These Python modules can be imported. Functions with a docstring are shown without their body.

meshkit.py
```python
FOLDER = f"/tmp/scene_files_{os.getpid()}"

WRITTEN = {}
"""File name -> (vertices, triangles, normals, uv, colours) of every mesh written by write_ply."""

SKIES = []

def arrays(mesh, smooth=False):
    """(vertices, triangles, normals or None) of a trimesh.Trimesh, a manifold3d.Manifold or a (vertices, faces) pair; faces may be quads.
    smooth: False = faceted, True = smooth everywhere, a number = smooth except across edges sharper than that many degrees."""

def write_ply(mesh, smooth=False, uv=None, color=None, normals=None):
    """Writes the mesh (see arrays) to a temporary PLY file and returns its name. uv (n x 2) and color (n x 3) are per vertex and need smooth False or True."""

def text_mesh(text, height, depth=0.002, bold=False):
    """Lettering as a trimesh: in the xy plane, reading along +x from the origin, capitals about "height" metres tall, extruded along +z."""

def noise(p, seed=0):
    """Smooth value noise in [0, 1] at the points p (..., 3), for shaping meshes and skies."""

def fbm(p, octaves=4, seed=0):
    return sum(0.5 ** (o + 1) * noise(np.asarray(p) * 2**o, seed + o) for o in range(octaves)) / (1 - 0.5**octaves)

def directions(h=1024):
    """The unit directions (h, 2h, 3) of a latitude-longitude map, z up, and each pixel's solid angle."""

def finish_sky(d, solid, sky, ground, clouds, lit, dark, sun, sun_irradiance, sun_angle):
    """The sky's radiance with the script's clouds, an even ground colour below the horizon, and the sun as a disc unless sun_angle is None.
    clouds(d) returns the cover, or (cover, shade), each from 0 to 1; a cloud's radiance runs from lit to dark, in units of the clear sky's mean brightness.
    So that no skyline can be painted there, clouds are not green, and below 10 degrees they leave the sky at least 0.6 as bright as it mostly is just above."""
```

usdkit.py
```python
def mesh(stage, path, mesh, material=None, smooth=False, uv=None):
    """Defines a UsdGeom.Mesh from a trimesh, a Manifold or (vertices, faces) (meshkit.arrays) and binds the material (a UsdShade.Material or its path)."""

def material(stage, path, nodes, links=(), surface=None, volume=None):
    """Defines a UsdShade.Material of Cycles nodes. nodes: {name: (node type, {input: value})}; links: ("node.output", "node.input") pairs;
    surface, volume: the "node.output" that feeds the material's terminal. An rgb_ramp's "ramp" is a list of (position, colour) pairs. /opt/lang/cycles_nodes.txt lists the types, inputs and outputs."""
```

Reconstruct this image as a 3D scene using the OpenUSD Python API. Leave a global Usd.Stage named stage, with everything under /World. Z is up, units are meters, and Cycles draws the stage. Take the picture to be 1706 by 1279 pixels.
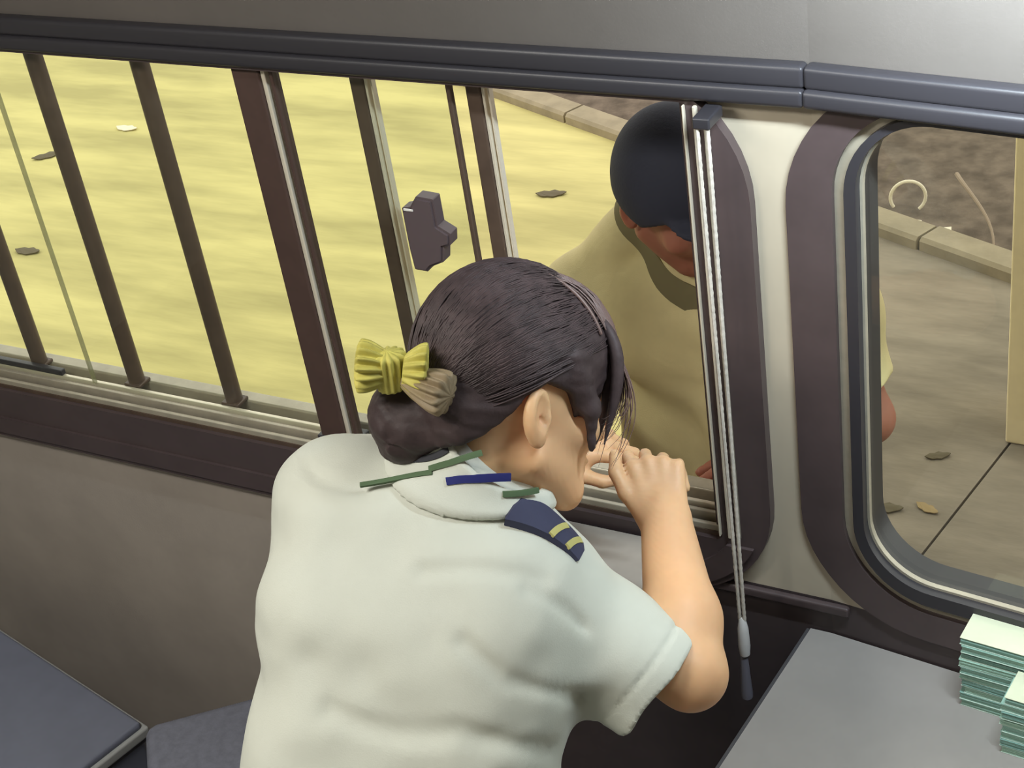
import math, random
import numpy as np, trimesh, manifold3d as m3
import meshkit, usdkit
from shapely.geometry import Polygon, box as sbox
from pxr import Usd, UsdGeom, UsdLux, Gf, Sdf, Vt

stage = Usd.Stage.CreateInMemory()
UsdGeom.SetStageUpAxis(stage, "Z")
UsdGeom.SetStageMetersPerUnit(stage, 1.0)
UsdGeom.Xform.Define(stage, "/World")
rng = np.random.default_rng(7)

# ------------------------------------------------------------------ camera
cam = UsdGeom.Camera.Define(stage, "/World/camera")
cam.CreateHorizontalApertureAttr(36.0)
cam.CreateFocalLengthAttr(55.81)
cam.CreateClippingRangeAttr((0.05, 500.0))
cam.CreateExposureAttr(-0.12)
cam.AddTransformOp().Set(Gf.Matrix4d(0.87597, 0.46182, -0.13929, 0, -0.1502, 0.53554, 0.83104, 0,
                                     0.45839, -0.70704, 0.53848, 0, 0, -1.75, 2.5, 1))
# ------------------------------------------------------------------ light
dome = UsdLux.DomeLight.Define(stage, "/World/sky_light")
dome.CreateColorAttr((0.98, 0.96, 0.90)); dome.CreateIntensityAttr(0.62)
sun = UsdLux.DistantLight.Define(stage, "/World/sun_light")          # high, beyond the lane, a little from the left
sun.CreateAngleAttr(3.0); sun.CreateIntensityAttr(0.72); sun.CreateColorAttr((1.0, 0.95, 0.78))
sun.AddRotateXYZOp().Set((-27, -9, 0))


def area(name, pos, size, rot, power, color):
    l = UsdLux.RectLight.Define(stage, f"/World/{name}")
    l.CreateWidthAttr(size[0]); l.CreateHeightAttr(size[1]); l.CreateIntensityAttr(power); l.CreateColorAttr(color)
    l.AddTranslateOp().Set(pos); l.AddRotateXYZOp().Set(rot)
    return l


area("added_ceiling_light", (-1.55, -1.35, 2.655), (0.9, 0.3), (0, 0, 0), 36.0, (1.0, 0.97, 0.90))  # added out of view to light the woman's back and left wall
area("added_glare_light", (-0.26, -0.34, 2.105), (0.5, 0.05), (60, 0, 0), 450.0, (0.78, 0.91, 1.0))  # added out of view; its pool on the header stands for glare


# ------------------------------------------------------------------ materials
def lin(r, g, b):
    return tuple((c / 255 / 12.92) if c / 255 <= 0.04045 else ((c / 255 + 0.055) / 1.055) ** 2.4 for c in (r, g, b))


LOOK = {}


def plain(name, rgb, rough=0.5, spec=0.5, metal=0.0, var=0.0, scale=20, bump=0.0, bscale=200, extra=None, stretch=(1, 1, 1)):
    """Principled surface; var mixes a noise tone, bump adds fine relief, both in object space."""
    c = lin(*rgb)
    nodes = {"p": ("principled_bsdf", {"base_color": c, "roughness": rough, "specular_ior_level": spec, "metallic": metal, **(extra or {})}),
             "t": ("texture_coordinate", {}), "m": ("mapping", {"scale": stretch})}
    links = [("t.object", "m.vector")]
    if var:
        lo, hi = [max(0, x * (1 - var)) for x in c], [min(1, x * (1 + var)) for x in c]
        nodes["n"] = ("noise_texture", {"scale": scale, "detail": 4.0, "roughness": 0.6})
        nodes["r"] = ("rgb_ramp", {"ramp": [(0.0, lo), (0.35, lo), (0.65, hi), (1.0, hi)]})
        links += [("m.vector", "n.vector"), ("n.fac", "r.fac"), ("r.color", "p.base_color")]
    if bump:
        nodes["bn"] = ("noise_texture", {"scale": bscale, "detail": 3.0})
        nodes["b"] = ("bump", {"strength": bump, "distance": 0.002})
        links += [("m.vector", "bn.vector"), ("bn.fac", "b.height"), ("b.normal", "p.normal")]
    LOOK[name] = usdkit.material(stage, f"/World/Looks/{name}", nodes, links, surface="p.BSDF")
    return LOOK[name]


plain("taupe_wall", (164, 154, 144), 0.65, 0.3, var=0.06, scale=6, bump=0.15)
plain("header_paint", (94, 88, 83), 0.6, 0.3, var=0.05, scale=5, bump=0.1)
plain("beige_panel", (184, 173, 153), 0.5, 0.4, var=0.04, scale=8)
plain("dark_panel", (70, 60, 60), 0.45, 0.4, var=0.1, scale=9)
plain("inner_wall", (190, 188, 180), 0.7)
plain("floor_vinyl", (92, 92, 98), 0.6, var=0.15, scale=12)
plain("rubber_frame", (76, 64, 64), 0.42, 0.5, var=0.08, scale=14)
plain("black_rubber", (48, 46, 50), 0.4, 0.5)
plain("aluminium", (176, 168, 150), 0.38, 0.5, metal=0.35, var=0.08, scale=30)
plain("bright_aluminium", (225, 215, 195), 0.3, 0.5, metal=0.3)
plain("bar_steel", (90, 74, 63), 0.42, 0.5, metal=0.2, var=0.12, scale=25)
plain("post_brown", (76, 58, 52), 0.5, 0.4, var=0.08, scale=18)
plain("counter_top", (152, 146, 140), 0.42, 0.5, var=0.05, scale=7)
plain("counter_edge", (70, 68, 70), 0.5)
plain("grey_shelf", (160, 152, 142), 0.5, var=0.05)
plain("gadget_plastic", (88, 76, 78), 0.45, 0.4)
plain("label_white", (225, 222, 215), 0.5)
plain("chest_plastic", (104, 108, 124), 0.5, 0.4, var=0.06, scale=10)
plain("chest_rim", (150, 152, 152), 0.45)
plain("seat_fabric", (110, 112, 124), 0.8, 0.2, var=0.1, scale=60, bump=0.3)
plain("chrome", (190, 190, 190), 0.25, metal=0.9)
plain("cord_white", (196, 188, 176), 0.55, var=0.15, scale=120)
plain("cord_toggle", (220, 216, 212), 0.25)
plain("cord_tassel", (120, 116, 124), 0.4)
for i, c in enumerate([(138, 172, 158), (128, 163, 151), (148, 180, 164), (118, 152, 142)]):
    plain(f"ticket_green_{'abcd'[i]}", c, 0.7, 0.2, var=0.16, scale=260, stretch=(0.05, 0.05, 3))
plain("ticket_cover", (206, 210, 182), 0.7, 0.2, var=0.03)
plain("ticket_band", (168, 188, 174), 0.6)
plain("skin_fair", (212, 166, 124), 0.5, 0.35, var=0.05, scale=14, extra={"subsurface_weight": 0.15, "subsurface_scale": 0.01})
plain("skin_tan", (152, 98, 78), 0.5, 0.35, var=0.08, scale=14, extra={"subsurface_weight": 0.1, "subsurface_scale": 0.01})
plain("hair_dark", (60, 48, 48), 0.6, 0.3, var=0.15, scale=60, bump=0.25, bscale=140, stretch=(1, 1, 1))
plain("strand_dark", (64, 51, 51), 0.55, 0.35, var=0.3, scale=40)
plain("strand_brown", (98, 76, 70), 0.4, 0.5)
plain("shirt_white", (200, 202, 190), 0.75, 0.2, var=0.025, scale=5, bump=0.12, bscale=500, extra={"sheen_weight": 0.1})
plain("stripe_navy", (42, 46, 104), 0.75, 0.2)
plain("stripe_green", (84, 104, 76), 0.75, 0.2)
plain("stripe_black", (58, 58, 62), 0.75, 0.2)
plain("epaulette_navy", (60, 62, 84), 0.7, 0.2, bump=0.2)
plain("epaulette_gold", (178, 172, 104), 0.6)
plain("tie_yellow", (190, 180, 92), 0.6, 0.3, var=0.1, scale=60)
plain("tie_brown", (150, 132, 104), 0.5, 0.3, extra={"alpha": 0.8})
plain("trouser_dark", (54, 52, 60), 0.8, 0.2, bump=0.2)
plain("shoe_black", (30, 28, 28), 0.4)
plain("eye_white", (225, 220, 212), 0.2); plain("eye_dark", (34, 24, 20), 0.15)
plain("lip", (176, 104, 92), 0.45)
plain("khaki", (216, 202, 152), 0.8, 0.2, var=0.06, scale=9, bump=0.2, bscale=500)
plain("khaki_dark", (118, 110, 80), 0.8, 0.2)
plain("cap_navy", (52, 54, 66), 0.75, 0.2, bump=0.2)
plain("ground_sunlit", (190, 180, 120), 0.9, 0.2, var=0.20, scale=2.2, bump=0.6, bscale=30, stretch=(0.45, 2.2, 1))  # sunlight on the left part of the ground, put into its colour
plain("ground_shaded", (134, 124, 108), 0.9, 0.2, var=0.22, scale=4.0, bump=0.8, bscale=25, stretch=(0.6, 1.8, 1))  # booth shade on the right part of the ground, put into its colour
plain("kerb_concrete", (150, 138, 114), 0.85, 0.2, var=0.12, scale=9, bump=0.4, bscale=60)
plain("soil", (104, 92, 80), 0.95, 0.1, var=0.3, scale=10, bump=0.8, bscale=30)
plain("post_cream", (250, 232, 188), 0.5, 0.4, var=0.03)
plain("leaf_dark", (92, 82, 58), 0.8); plain("leaf_tan", (150, 128, 86), 0.8); plain("litter_pale", (226, 216, 190), 0.6)
plain("wood_twig", (150, 132, 112), 0.8)
plain("added_lamp_housing", (210, 212, 212), 0.4)
plain("added_eave_metal", (180, 178, 170), 0.5)
LOOK["glass_pane"] = usdkit.material(stage, "/World/Looks/glass_pane", {
    "t": ("transparent_bsdf", {"color": (0.95, 0.97, 0.94)}), "g": ("glossy_bsdf", {"roughness": 0.03, "color": (1, 1, 1)}),
    "f": ("fresnel", {"IOR": 1.45}), "x": ("mix_closure", {}), "o": ("geometry", {}),
    "i": ("math", {"math_type": "subtract", "value1": 1.0}), "k": ("math", {"math_type": "multiply"})},
    [("o.backfacing", "i.value2"), ("i.value", "k.value1"), ("f.fac", "k.value2"), ("k.value", "x.fac"), ("t.BSDF", "x.closure1"), ("g.BSDF", "x.closure2")], surface="x.closure")
LOOK["glass_edge"] = usdkit.material(stage, "/World/Looks/glass_edge", {
    "p": ("principled_bsdf", {"base_color": lin(150, 150, 110), "roughness": 0.2, "alpha": 0.55})}, [], surface="p.BSDF")
LOOK["added_tube_glow"] = usdkit.material(stage, "/World/Looks/added_tube_glow", {"e": ("emission", {"color": (0.86, 0.94, 1.0), "strength": 6.0})}, [], surface="e.emission")
LOOK["added_panel_glow"] = usdkit.material(stage, "/World/Looks/added_panel_glow", {"e": ("emission", {"color": (1.0, 0.97, 0.9), "strength": 6.0})}, [], surface="e.emission")

# ------------------------------------------------------------------ scene helpers
COUNT = {}


def path_for(parent, name):
    k = (parent, name); n = COUNT.get(k, -1) + 1; COUNT[k] = n
    return f"{parent}/{name}" + (f"_{n:03d}" if n else "")


ORIGIN = {}


def tag(prim, label=None, cat=None, group=None, kind=None):
    for k, v in (("label", label), ("category", cat), ("group", group), ("kind", kind)):
        if v:
            prim.SetCustomDataByKey(k, v)
    return prim


def thing(name, label, cat, loc=(0, 0, 0), group=None, kind=None):
    """An Xform at the thing's base; its parts are given in world coordinates."""
    p = path_for("/World", name)
    x = UsdGeom.Xform.Define(stage, p); x.AddTranslateOp().Set(tuple(map(float, loc)))
    ORIGIN[p] = np.array(loc, float)
    tag(x.GetPrim(), label, cat, group, kind)
    return p


def part(parent, name, mesh, mat, smooth=30, label=None, kind=None):
    p = path_for(parent, name)
    o = ORIGIN.get(parent, np.zeros(3)); ORIGIN[p] = o
    v, f, n = meshkit.arrays(mesh, smooth)
    m = trimesh.Trimesh(v - o, f, process=False)
    usdkit.mesh(stage, p, m, LOOK[mat], smooth=smooth if smooth is True or smooth is False else smooth)
    tag(stage.GetPrimAtPath(p), label, None, None, kind)
    return p


def single(name, mesh, mat, label, cat, smooth=30, group=None, kind=None):
    p = path_for("/World", name)
    v, f, n = meshkit.arrays(mesh, False)
    b = np.array([(v[:, 0].min() + v[:, 0].max()) / 2, (v[:, 1].min() + v[:, 1].max()) / 2, v[:, 2].min()])
    g = usdkit.mesh(stage, p, trimesh.Trimesh(v - b, f, process=False), LOOK[mat], smooth=smooth)
    g.AddTranslateOp().Set(tuple(map(float, b)))
    tag(g.GetPrim(), label, cat, group, kind)
    return p


def cat_(*ms):
    out = []
    for m in ms:
        v, f, _ = meshkit.arrays(m, False); out.append(trimesh.Trimesh(v, f, process=False))
    return trimesh.util.concatenate(out)


def bx(x0, x1, y0, y1, z0, z1, r=0.0):
    """Box, edges rounded by r."""
    if r <= 0:
        b = trimesh.creation.box([x1 - x0, y1 - y0, z1 - z0]); b.apply_translation([(x0 + x1) / 2, (y0 + y1) / 2, (z0 + z1) / 2]); return b
    r = min(r, (x1 - x0) / 2.01, (y1 - y0) / 2.01, (z1 - z0) / 2.01)
    pts = []
    s = trimesh.creation.icosphere(1, r).vertices
    for x in (x0 + r, x1 - r):
        for y in (y0 + r, y1 - r):
            for z in (z0 + r, z1 - r):
                pts.append(s + [x, y, z])
    return trimesh.convex.convex_hull(np.vstack(pts))


def extr(poly, y0, y1):
    """A polygon drawn in x-z, extruded from y0 to y1."""
    ms = []
    for g in getattr(poly, "geoms", [poly]):
        m = trimesh.creation.extrude_polygon(g, y1 - y0, engine="earcut")
        v = m.vertices
        ms.append(trimesh.Trimesh(np.stack([v[:, 0], y1 - v[:, 2], v[:, 1]], 1), m.faces, process=False))
    return cat_(*ms)


def rrect(x0, x1, z0, z1, r):
    return sbox(x0 + r, z0 + r, x1 - r, z1 - r).buffer(r, quad_segs=12) if r > 0 else sbox(x0, z0, x1, z1)


def tube(points, radii, sides=12, cap=True):
    p = np.asarray(points, float); n = len(p)
    radii = np.broadcast_to(np.asarray(radii, float), (n,))
    t = np.gradient(p, axis=0); t /= np.linalg.norm(t, axis=1, keepdims=True) + 1e-12
    a = np.cross(t[0], [0, 0, 1.0] if abs(t[0][2]) < 0.9 else [1.0, 0, 0]); a /= np.linalg.norm(a)
    A = []
    for k in range(n):
        a = a - t[k] * (a @ t[k]); a /= np.linalg.norm(a) + 1e-12; A.append(a)
    A = np.array(A); B = np.cross(t, A); th = np.arange(sides) * 2 * np.pi / sides
    v = p[:, None] + radii[:, None, None] * (np.cos(th)[None, :, None] * A[:, None] + np.sin(th)[None, :, None] * B[:, None])
    f = []
    for k in range(n - 1):
        for j in range(sides):
            q = [k * sides + j, k * sides + (j + 1) % sides, (k + 1) * sides + (j + 1) % sides, (k + 1) * sides + j]
            f += [[q[0], q[1], q[2]], [q[0], q[2], q[3]]]
    v = v.reshape(-1, 3)
    if cap:
        v = np.vstack([v, p[0], p[-1]]); c0, c1 = len(v) - 2, len(v) - 1
        for j in range(sides):
            f += [[c0, (j + 1) % sides, j], [c1, (n - 1) * sides + j, (n - 1) * sides + (j + 1) % sides]]
    return trimesh.Trimesh(v, f, process=False)


def spline(pts, n=30):
    from scipy.interpolate import CubicSpline
    p = np.asarray(pts, float); s = np.r_[0, np.cumsum(np.linalg.norm(np.diff(p, axis=0), axis=1))]
    return CubicSpline(s, p)(np.linspace(0, s[-1], n))


# ------------------------------------------------------------------ signed-distance modelling (bodies, clothes, hair)
def cap(p, a, b, ra, rb=None):
    rb = ra if rb is None else rb
    a, b = np.asarray(a, np.float32), np.asarray(b, np.float32)
    ba = b - a; h = np.clip((p - a) @ ba / (ba @ ba + 1e-12), 0, 1)
    return np.linalg.norm(p - a - h[:, None] * ba, axis=1) - (ra + (rb - ra) * h)


def ell(p, c, r, R=None):
    q = p - np.asarray(c, np.float32)
    if R is not None:
        q = q @ np.asarray(R, np.float32).T
    r = np.asarray(r, np.float32)
    k0 = np.linalg.norm(q / r, axis=1); k1 = np.linalg.norm(q / (r * r), axis=1)
    return k0 * (k0 - 1) / np.maximum(k1, 1e-6)


def smin(a, b, k):
    h = np.clip(0.5 + 0.5 * (b - a) / k, 0, 1)
    return b + (a - b) * h - k * h * (1 - h)


def smax(a, b, k):
    return -smin(-a, -b, k)


def nets(fn, lo, hi, h):
    """Surface nets of fn's zero set on a grid of step h; only cells near the surface are evaluated exactly."""
    lo, hi = np.asarray(lo, float), np.asarray(hi, float)
    n = (np.ceil((hi - lo) / h / 4).astype(int) + 1) * 4
    ax = [lo[i] + h * np.arange(n[i]) for i in range(3)]
    ca = [a[1::4] + h * 0.5 for a in ax]
    cg = np.stack(np.meshgrid(*ca, indexing="ij"), -1).reshape(-1, 3).astype(np.float32)
    cd = fn(cg).reshape([len(a) for a in ca])
    d = cd.repeat(4, 0).repeat(4, 1).repeat(4, 2).astype(np.float32)
    near = (np.abs(cd) < 6.5 * h).repeat(4, 0).repeat(4, 1).repeat(4, 2)
    ii = np.argwhere(near)
    pts = (lo + ii * h).astype(np.float32)
    out = np.concatenate([fn(pts[k:k + 400000]) for k in range(0, len(pts), 400000)])
    d[near] = out
    s = d < 0
    c = [s[x:n[0] - 1 + x, y:n[1] - 1 + y, z:n[2] - 1 + z] for x in (0, 1) for y in (0, 1) for z in (0, 1)]
    anyv = np.logical_or.reduce(c); allv = np.logical_and.reduce(c)
    act = anyv & ~allv
    ci = np.argwhere(act); idx = -np.ones(act.shape, np.int64); idx[tuple(ci.T)] = np.arange(len(ci))
    offs = np.array([(x, y, z) for x in (0, 1) for y in (0, 1) for z in (0, 1)])
    val = np.stack([d[ci[:, 0] + o[0], ci[:, 1] + o[1], ci[:, 2] + o[2]] for o in offs], 1)
    acc = np.zeros((len(ci), 3)); cnt = np.zeros(len(ci))
    for i in range(8):
        for j in range(i + 1, 8):
            if np.abs(offs[i] - offs[j]).sum() == 1:
                a, b = val[:, i], val[:, j]; cr = (a < 0) != (b < 0)
                t = np.where(cr, a / np.where(cr, a - b, 1), 0)
                acc += np.where(cr[:, None], offs[i] + t[:, None] * (offs[j] - offs[i]), 0); cnt += cr
    v = lo + (ci + acc / cnt[:, None]) * h
    faces = []
    for k in range(3):
        u, w = (k + 1) % 3, (k + 2) % 3
        sl0 = [slice(1, -1)] * 3; sl1 = [slice(1, -1)] * 3
        sl0[k] = slice(0, -1); sl1[k] = slice(1, None)
        a, b = s[tuple(sl0)], s[tuple(sl1)]
        e = np.argwhere(a != b); fl = a[tuple(e.T)]
        e = e.copy(); e[:, u] += 1; e[:, w] += 1
        eu = np.eye(3, dtype=int)[u]; ew = np.eye(3, dtype=int)[w]
        q = np.stack([idx[tuple((e - eu - ew).T)], idx[tuple((e - ew).T)], idx[tuple(e.T)], idx[tuple((e - eu).T)]], 1)
        q[~fl] = q[~fl][:, ::-1]
        q = q[(q >= 0).all(1)]
        faces += [q[:, [0, 1, 2]], q[:, [0, 2, 3]]]
    m = trimesh.Trimesh(v, np.vstack(faces), process=False)
    if m.volume < 0:
        m.invert()
    return m


def grad(fn, p, e=0.002):
    p = np.asarray(p, np.float32); g = np.stack([fn(p + np.eye(3, dtype=np.float32)[k] * e) - fn(p - np.eye(3, dtype=np.float32)[k] * e) for k in range(3)], 1)
    return g / (np.linalg.norm(g, axis=1, keepdims=True) + 1e-9)


def shrink(fn, p, off=0.0, it=6):
    """Moves points on to fn's surface, off metres above it."""
    p = np.asarray(p, np.float32)
    for _ in range(it):
        p = p - grad(fn, p) * (fn(p) - off)[:, None]
    return p


def ribbon(fn, pts, width, thick, n=28, across=None):
    """A flat band of cloth laid over fn's surface along pts."""
    c = shrink(fn, spline(pts, n), 0.0)
    g = grad(fn, c); t = np.gradient(c, axis=0); t /= np.linalg.norm(t, axis=1, keepdims=True)
    b = np.cross(t, g); b /= np.linalg.norm(b, axis=1, keepdims=True)
    rows = []
    for s, o in ((-0.5, -thick), (-0.5, thick), (0, thick * 1.2), (0.5, thick), (0.5, -thick)):
        rows.append(shrink(fn, c + b * s * width, o))
    v = np.stack(rows, 1); k = v.shape[1]; f = []
    for i in range(n - 1):
        for j in range(k):
            j2 = (j + 1) % k
            f += [[i * k + j, i * k + j2, (i + 1) * k + j2], [i * k + j, (i + 1) * k + j2, (i + 1) * k + j]]
    for i, fl in ((0, True), (n - 1, False)):
        for j in range(1, k - 1):
            tri = [i * k, i * k + j, i * k + j + 1]
            f.append(tri[::-1] if fl else tri)
    m = trimesh.Trimesh(v.reshape(-1, 3), f, process=False)
    if m.volume < 0:
        m.invert()
    return m


def unit(v):
    v = np.asarray(v, float); return v / np.linalg.norm(v)


# ================================================================== THE SETTING
GZ = -0.15                                            # the lane lies a little lower than the booth floor
X0, X1, YB, ZC = -3.6, 1.3, -2.3, 2.7
single("floor", bx(X0, X1, YB, 0.0, -0.08, 0.0), "floor_vinyl", "dark grey vinyl floor of the booth", None, kind="structure")
single("ceiling", bx(X0, X1, YB, 0.06, ZC, ZC + 0.06), "inner_wall", "pale ceiling of the booth", None, kind="structure")
single("wall_left", bx(X0 - 0.06, X0, YB, 0.06, 0, ZC), "inner_wall", "pale left end wall of the booth", None, kind="structure")
single("wall_right", bx(X1, X1 + 0.06, YB, 0.06, 0, ZC), "inner_wall", "pale right end wall of the booth", None, kind="structure")
single("wall_back", bx(X0, X1, YB - 0.06, YB, 0, ZC), "inner_wall", "pale rear wall of the booth behind the camera", None, kind="structure")

BEND, BX = math.radians(6.0), -0.63                   # the front wall kinks here, between the two windows


def kink(mesh):
    v, f, _ = meshkit.arrays(mesh, False); v = v.copy()
    m = v[:, 0] > BX
    x, y = v[m, 0] - BX, v[m, 1]
    v[m, 0] = BX + x * math.cos(BEND) + y * math.sin(BEND); v[m, 1] = -x * math.sin(BEND) + y * math.cos(BEND)
    return trimesh.Trimesh(v, f, process=False)


W1 = (-3.30, -0.712, 0.836, 1.722)                    # outer edges of the two window frames
W2 = (-0.668, 0.90, 0.845, 1.722)
out1, out2 = rrect(*W1, 0.19), rrect(*W2, 0.19)
wall = thing("wall_front", "front wall of the booth around the windows", None, kind="structure")
part(wall, "pillar_panel", extr(sbox(-1.2, 0.865, BX, 1.715).difference(out1).difference(out2), 0.0, 0.06), "beige_panel", label="narrow beige pillar panel between the two windows")
part(wall, "pillar_panel", kink(extr(sbox(BX, 0.865, 1.25, 1.715).difference(out2), 0.0, 0.06)), "beige_panel")
part(wall, "lower_panel", extr(sbox(X0, 0.0, -1.30, 0.865).difference(out1), 0.0, 0.06), "taupe_wall", label="taupe lower wall panel under the barred window")
part(wall, "lower_panel", extr(sbox(-1.30, 0.0, BX, 0.865).difference(out1).difference(out2), 0.0, 0.06), "dark_panel", label="dark lower panel under the pillar")
part(wall, "lower_panel", kink(extr(sbox(BX, 0.0, 1.25, 0.865).difference(out2), 0.0, 0.06)), "dark_panel")
part(wall, "header_panel", extr(sbox(X0, 1.715, BX, ZC).difference(out1).difference(out2), 0.0, 0.06), "header_paint", label="plain taupe header panel above the windows")
part(wall, "header_panel", kink(extr(sbox(BX, 1.715, 1.25, ZC).difference(out2), 0.0, 0.06)), "header_paint")
part(wall, "end_panel", extr(sbox(X0, 0.865, -3.0, 1.715).difference(out1), 0.0, 0.06), "beige_panel")
part(wall, "ledge_strip", bx(-0.99, -0.60, -0.012, 0.0, 0.845, 0.862, 0.004), "rubber_frame")
single("trim_1", cat_(bx(X0, BX, -0.024, 0.0, 1.704, 1.735, 0.007), bx(X0, BX, -0.030, 0.0, 1.681, 1.706, 0.007)), "black_rubber",
       "long black drip trim along the top of the barred window", None, kind="structure")
single("trim_2", kink(cat_(bx(BX, 1.2, -0.024, 0.0, 1.704, 1.735, 0.007), bx(BX, 1.2, -0.030, 0.0, 1.681, 1.706, 0.007))), "black_rubber",
       "black drip trim along the top of the right window", None, kind="structure")

# ---- window 1: sliding window behind bars
w1 = thing("window_1", "long sliding service window in a dark frame with rounded corners", None, kind="structure")
in1 = rrect(-3.2, -0.792, 0.954, 1.674, 0.012)
part(w1, "window_frame", cat_(extr(out1.difference(in1), -0.018, 0.06), extr(out1.buffer(-0.012).difference(out1.buffer(-0.05)).intersection(sbox(-4, 0.8, 0, 0.95)), -0.024, -0.017)), "rubber_frame")
part(w1, "reveal", cat_(bx(-0.806, -0.792, -0.005, 0.06, 0.954, 1.674)), "rubber_frame")
for y, z, t in ((-0.004, 0.972, "aluminium"), (0.012, 0.982, "aluminium"), (0.024, 0.988, "bright_aluminium")):
    part(w1, "track_rail", bx(-3.2, -0.795, y - 0.004, y + 0.004, 0.953, z, 0.0015), t)
part(w1, "track_bed", bx(-3.2, -0.795, -0.01, 0.06, 0.953, 0.962), "bar_steel")
part(w1, "track_end", bx(-2.35, -2.16, 0.018, 0.030, 0.988, 1.000, 0.002), "black_rubber", label="short dark stop strip lying in the sliding track")
part(w1, "outer_sill", bx(-3.2, -0.79, 0.056, 0.085, 0.94, 0.985, 0.004), "aluminium")
part(w1, "sash_stile", bx(-1.538, -1.486, -0.004, 0.030, 0.985, 1.675, 0.004), "post_brown", label="wide brown stile where the two sashes meet")
part(w1, "stile_trim", bx(-1.486, -1.478, 0.000, 0.026, 0.985, 1.675, 0.002), "bright_aluminium")
part(w1, "stile_trim", bx(-1.474, -1.467, 0.004, 0.022, 0.985, 1.675, 0.002), "post_brown")
part(w1, "stile_foot", bx(-1.545, -1.462, -0.008, 0.034, 0.975, 0.992, 0.003), "black_rubber")
part(w1, "sash_edge", bx(-1.169, -1.161, 0.008, 0.018, 0.985, 1.675, 0.002), "bar_steel", label="thin dark vertical edge of the open sash")
part(w1, "glass_seam", bx(-2.078, -2.072, 0.014, 0.020, 0.99, 1.674), "glass_edge", label="faint overlapping glass edge")
part(w1, "glass", bx(-3.2, -1.54, 0.014, 0.018, 0.985, 1.674), "glass_pane")
part(w1, "glass", bx(-1.467, -1.168, 0.010, 0.014, 0.985, 1.674), "glass_pane")
for x, w, m in ((-0.794, 0.003, "bright_aluminium"), (-0.778, 0.0055, "bright_aluminium"), (-0.764, 0.0055, "aluminium")):
    part(w1, "jamb_trim", bx(x - w / 2, x + w / 2, -0.024, -0.010, 0.965, 1.672, 0.0015), m)

gr = thing("window_grille", "row of dark steel bars standing outside the sliding window", "window grille", (-1.9, 0.045, 0.985))
for x in (-2.242, -1.994, -1.763):
    part(gr, "bar", cat_(tube([(x, 0.045, 0.985), (x, 0.045, 1.70)], 0.0155, 16), bx(x - 0.019, x + 0.019, 0.028, 0.062, 0.985, 0.992, 0.002)), "bar_steel")
for x in (-1.334, -1.136):
    b = part(gr, "bar", bx(x - 0.014, x + 0.012, 0.028, 0.055, 0.99, 1.70, 0.004), "bar_steel")
    part(b, "edge_trim", cat_(bx(x + 0.0125, x + 0.016, 0.030, 0.045, 1.0, 1.70), bx(x + 0.019, x + 0.022, 0.035, 0.045, 1.0, 1.70)), "bright_aluminium")

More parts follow.
